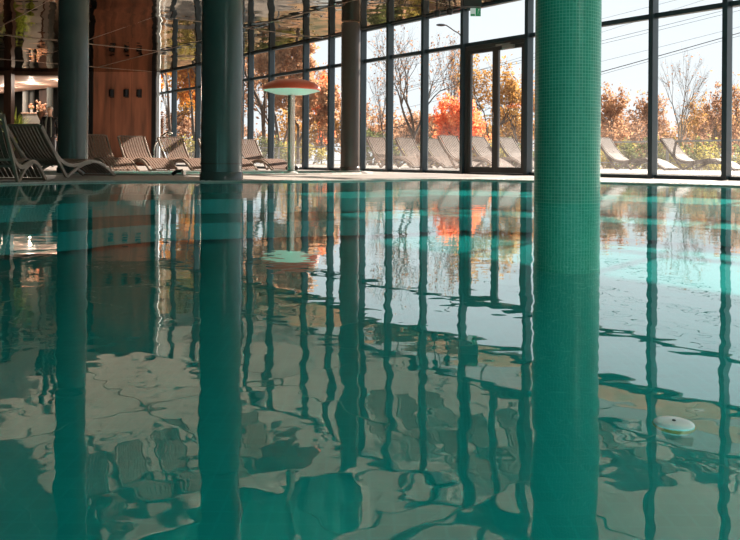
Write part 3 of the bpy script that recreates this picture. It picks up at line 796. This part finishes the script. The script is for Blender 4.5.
# ---------------------------------------------------------------- outside
terr = [tuple((wp(-12)+N*.12)[:2]), tuple((wp(-12)+N*6.3)[:2]), tuple((wp(16)+N*6.3)[:2]), tuple((wp(16)+N*.12)[:2])]
struct(poly('terrace', terr[::-1], [], TZ0, M['terrace'], .3))
gx = MB(); n = 40; v = []; f = []
for i in range(n+1):
    for j in range(n+1):
        s = -70 + 150*i/n; nn = WD + 8.8 + 130*(j/n)**1.5
        p = U*s + N*nn
        dd = nn-WD-8.8
        z = -.25 - min(dd, 30)*.075 + .25*noise.noise(Vector((p.x*.1, p.y*.1, 0))) + max(0, dd-40)*.02
        v.append((p.x, p.y, z))
for i in range(n):
    for j in range(n): k = i*(n+1)+j; f.append((k, k+n+1, k+n+2, k+1))
gr = struct(mk('ground', v, f, M['litter'], smooth=True))
gx2 = poly('ground_bank', [tuple((wp(-40)+N*-2)[:2]), tuple((wp(-40)+N*60)[:2]), tuple((wp(-12)+N*60)[:2]), tuple((wp(-7.9)+N*.3)[:2])][::-1], [], -.28, M['litter']); struct(gx2)
# railing at the terrace edge
t = thing('railing', 'low white railing along the outer edge of the terrace', 'railing', (0,0,0))
ra, rb = wp(-11)+N*6, wp(15)+N*6
b = MB(); b.bar(ra+Vector((0,0,.78)), rb+Vector((0,0,.78)), .05, .04); b.build('top_rail', M['rail'], t)
b = MB(); b.bar(ra+Vector((0,0,.25)), rb+Vector((0,0,.25)), .03, .03); b.build('lower_rail', M['rail'], t)
for k in range(22):
    p = ra.lerp(rb, k/21); b = MB(); b.box((p.x, p.y, .43), (.05,.05,.69), WANG); b.build('post', M['rail'], t)

def tree(px, d, top, wpx, leaf, nleaf, label, seed, bark='bark', lsz=.1, spread=.62, lean=0, name='autumn_tree', zb=None, levels=5, grp='trees beyond the terrace', bush=False, ks=(3,4)):
    r = random.Random(seed)
    X = (px-CX)*d/F; zt = CAMZ + (HY-top)*d/F
    dd = Vector((X, d, 0)).dot(N)-WD-8.8
    z0 = (-.45 - min(max(dd,0), 30)*.075 + max(0, dd-40)*.02) if zb is None else zb
    H = zt - z0
    t = thing(name, label, 'bush' if bush else 'tree', (X, d, z0), 0, grp)
    br = MB(); tips = []
    Wm = wpx*d/F/2
    def grow(p, dr, L_, rad, lv):
        pts = [p]; q_ = p.copy(); dv = dr.copy(); k = 3
        for s in range(k):
            dv = (dv + Vector((r.gauss(0,.13), r.gauss(0,.13), r.gauss(.03,.06)))).normalized()
            q_ = q_ + dv*L_/k; pts.append(q_.copy())
        br.tube(pts, [rad*(1-.42*i/k) for i in range(k+1)], 6 if lv < 2 else (4 if lv < 3 else 3), False)
        if lv >= 2: tips.extend(pts[1:])
        if lv >= levels: return
        for c in range(r.randint(*ks)):
            base = pts[-1] if c < 2 else pts[r.randint(1, k)]
            an = r.uniform(0, 6.28); sp_ = spread*r.uniform(.6, 1.25)
            ax = dv.orthogonal().normalized(); ax.rotate(Matrix.Rotation(an, 3, dv))
            nd_ = (dv*math.cos(sp_) + ax*math.sin(sp_)).normalized(); nd_.z = nd_.z*.9+.12
            grow(base, nd_.normalized(), L_*r.uniform(.62, .85), rad*.56*r.uniform(.8,1.1), lv+1)
    if bush:
        for k in range(6): grow(Vector((r.uniform(-.3,.3),r.uniform(-.3,.3),0)), Vector((r.gauss(0,.5), r.gauss(0,.5), 1)).normalized(), .35, .03, 2)
    else: grow(Vector((0,0,0)), Vector((lean,0,1)).normalized(), .34, .025, 0)
    mxz = max(p.z for p in tips); mxr = sorted([math.hypot(p.x, p.y) for p in tips])[int(len(tips)*.93)]
    sz = H/mxz; sr = Wm/mxr
    sc = lambda p: Vector((p.x*sr, p.y*sr, p.z*sz))
    # scale lateral smoothly with height so the trunk stays true
    vv = [sc(v_) for v_ in br.v]
    if not bush:
        pass
    tr_ = mk('trunk' if not bush else 'stems', vv, br.f, M[bark], t, True)
    if nleaf:
        NV = nleaf; tp = np.array([sc(p)[:] for p in tips]); rg = np.random.RandomState(seed)
        c = tp[rg.randint(0, len(tp), NV)] + rg.normal(0, 1, (NV,3))*np.array([Wm*.05, Wm*.05, Wm*.045])
        a = rg.normal(0,1,(NV,3)); a /= np.linalg.norm(a, axis=1)[:,None]
        b_ = np.cross(a, rg.normal(0,1,(NV,3))); b_ /= np.linalg.norm(b_, axis=1)[:,None]
        s_ = lsz*.8*rg.uniform(.6, 1.3, NV)[:,None]
        V = np.stack([c-a*s_, c-b_*s_*.55, c+a*s_, c+b_*s_*.55], 1).reshape(-1,3)
        me = bpy.data.meshes.new('foliage'); me.vertices.add(NV*4); me.vertices.foreach_set('co', V.ravel())
        me.loops.add(NV*4); me.loops.foreach_set('vertex_index', np.arange(NV*4)); me.polygons.add(NV); me.polygons.foreach_set('loop_start', np.arange(NV)*4); me.polygons.foreach_set('loop_total', np.full(NV,4)); me.update()
        fo = bpy.data.objects.new('foliage', me); C.objects.link(fo); fo.parent = t; me.materials.append(LM[leaf])
    return t
T = tree
# far left, seen through the panes beside the copper wall
T(172, 44, -60, 96, 'amber', 17000, 'golden orange tree seen through the pane right of the copper wall', 11, lsz=.16)
T(196, 40, -45, 96, 'amber', 15000, 'rust orange tree seen just left of the dark pool edge column', 12, lsz=.15)
T(160, 62, 10, 110, 'gold', 9000, 'orange tree farther back behind the copper wall end', 13, lsz=.2)
T(262, 42, -40, 84, 'rust', 8500, 'tall rust tree seen right of the dark pool edge column', 14, lsz=.14)
T(298, 38, 28, 84, 'rust', 13000, 'broad rust orange tree rising behind the mushroom fountain', 15, lsz=.13)
T(322, 44, 62, 46, 'orange', 3000, 'orange tree between the fountain cap and the brown column', 16, lsz=.15)
T(283, 60, -10, 110, 'brown', 5000, 'brown leaved tree behind the fountain, farther off', 17, lsz=.2)
# centre
T(412, 36, 18, 118, 'brown', 500, 'tall nearly bare tree seen left of the orange maple', 21, spread=.5, lsz=.09, levels=6, ks=(3,3))
T(384, 40, 60, 60, 'brown', 250, 'thin bare tree seen right beside the brown column', 22, spread=.5, lsz=.09, levels=6, ks=(3,3))
T(446, 40, 30, 60, 'brown', 500, 'bare tree behind the street lamp', 23, spread=.45, lsz=.1, levels=6, ks=(3,3))
T(451, 30, 93, 62, 'orange', 6500, 'bright orange maple left of the door', 24, lsz=.09, spread=.75)
T(478, 31, 112, 44, 'orange', 1500, 'small orange tree low behind the left door leaf', 25, lsz=.09)
T(487, 37, 48, 78, 'gold', 1700, 'golden tree with dark branches seen through the left door leaf', 26, lsz=.1, levels=6, ks=(3,3))
T(522, 38, 55, 74, 'gold', 2600, 'golden brown tree seen through the right door leaf', 27, lsz=.1, levels=6, ks=(3,3))
T(560, 42, 60, 80, 'rust', 3000, 'rust tree mostly hidden by the mosaic column', 28, lsz=.11)
T(372, 34, 128, 30, 'green', 1200, 'small olive tree low beside the brown column', 29, lsz=.09)
# right
T(606, 40, 78, 62, 'rust', 3600, 'rust tree just right of the mosaic column', 31, lsz=.11)
T(640, 44, 84, 64, 'brown', 1500, 'thin brown tree behind the left mullion of the right panes', 32, lsz=.12, levels=6, ks=(3,3))
T(682, 34, 44, 66, 'brown', 160, 'tall bare tree standing above the others between the right mullions', 33, spread=.38, lsz=.08, levels=6, ks=(3,3), bark='pale_bark')
T(664, 48, 92, 50, 'brown', 1500, 'brown tree low behind the tall bare tree', 34, lsz=.12, levels=6, ks=(3,3))
T(704, 46, 88, 50, 'gold', 900, 'sparse golden tree right of the tall bare tree', 35, lsz=.11, levels=6, ks=(3,3))
T(722, 42, 76, 52, 'brown', 1500, 'brown tree behind the rightmost mullion', 36, lsz=.11, levels=6, ks=(3,3))
T(755, 42, 70, 60, 'rust', 1800, 'rust tree at the right edge of the photo', 37, lsz=.11)
# far band
r_ = random.Random(77)
wherename = ['behind the copper wall end', 'behind the fountain', 'beside the brown column', 'behind the bare trees', 'behind the left door leaf', 'behind the mosaic column', 'behind the rust tree right of the mosaic column', 'behind the tall bare tree', 'at the right edge']
for k, px in enumerate((190, 285, 372, 425, 500, 565, 625, 690, 745)):
    T(px, 66+3*(k%3), 108+r_.uniform(-6,8), 130, ('brown','gold','rust')[k%3], 4500, 'distant ' + ('brown','golden','rust')[k%3] + ' tree of the far band ' + wherename[k], 50+k, lsz=.2, grp='distant tree band')
# bushes
bl = ['at the far left behind the loungers', 'behind the fountain pole', 'right of the fountain pole', 'beside the brown column', 'behind the bare trees', 'under the orange maple', 'behind the left door leaf', 'behind the right door leaf', 'just right of the mosaic column', 'left of the first right mullion', 'under the tall bare tree', 'right of the tall bare tree', 'at the rightmost mullion', 'at the right edge of the photo']
for k, px in enumerate((192, 265, 305, 378, 410, 440, 480, 515, 612, 638, 668, 694, 720, 748)):
    T(px, 30.5+1.5*(k%3) + (6 if px < 320 else 0), 136+r_.uniform(-4,5), 52, ('yellow','green')[k%2], 2600, ('yellow','olive green')[k%2] + ' bush beyond the railing ' + bl[k], 80+k, lsz=.075, name='bush', bush=True, grp='bushes beyond the railing')

# street lamp
q = ap(463, 60, 33); t = thing('street_lamp', 'curved arm street lamp outside left of the door', 'street lamp', (q.x, 33, -1.3))
top = ap(463, 44, 33).z + 1.3; hd = ap(441, 25, 33); hx = hd.x - q.x; hz = hd.z + 1.3
b = MB(); b.tube([(0,0,0), (0,0,top*.6), (0,0,top)], [.09,.07,.05], 10); b.build('pole', M['cable'], t, smooth=True)
b = MB(); b.tube(smooth_loop([Vector((0,0,top-.01)), Vector((-.12,0,top+.4)), Vector((-.4,0,hz-.25)), Vector((hx+.25,0,hz-.02)), Vector((hx+.1,0,hz))], False, 5), .03, 8); b.build('arm', M['cable'], t, smooth=True)
b = MB(); b.ball((hx,0,hz), .17, (1.3,.6,.35), 14, 8); b.build('lamp_head', M['cable'], t, smooth=True)
# overhead cables
cl = [((600,72.5),(740,33),.028,'thickest overhead cable crossing the right panes'), ((600,75),(740,36),.012,'thin cable just under the thickest one'),
      ((600,62),(740,27),.010,'thin cable just above the thickest one'), ((600,41.5),(740,6.5),.014,'upper cable of the pair below the transom at right'),
      ((600,44.5),(740,10.5),.012,'lower cable of the pair below the transom at right'), ((600,19.5),(680,-1),.010,'topmost cable in the upper right pane'), ((600,33),(710,-2),.010,'second cable from the top in the upper right pane')]
for k, (a_, b_, rd, lab) in enumerate(cl):
    dx = (b_[0]-a_[0]); sl = (b_[1]-a_[1])/dx
    dpt = 46
    pts = []
    for x in range(380, 1081, 50):
        y = a_[1] + sl*(x-a_[0]) + .00004*(x-670)**2*-1
        pts.append(ap(x, y, dpt+k*.3))
    b = MB(); b.tube(pts, rd, 6); o = b.build('overhead_cable', M['cable'], smooth=True); tag(o, lab, 'cable', 'overhead cables')
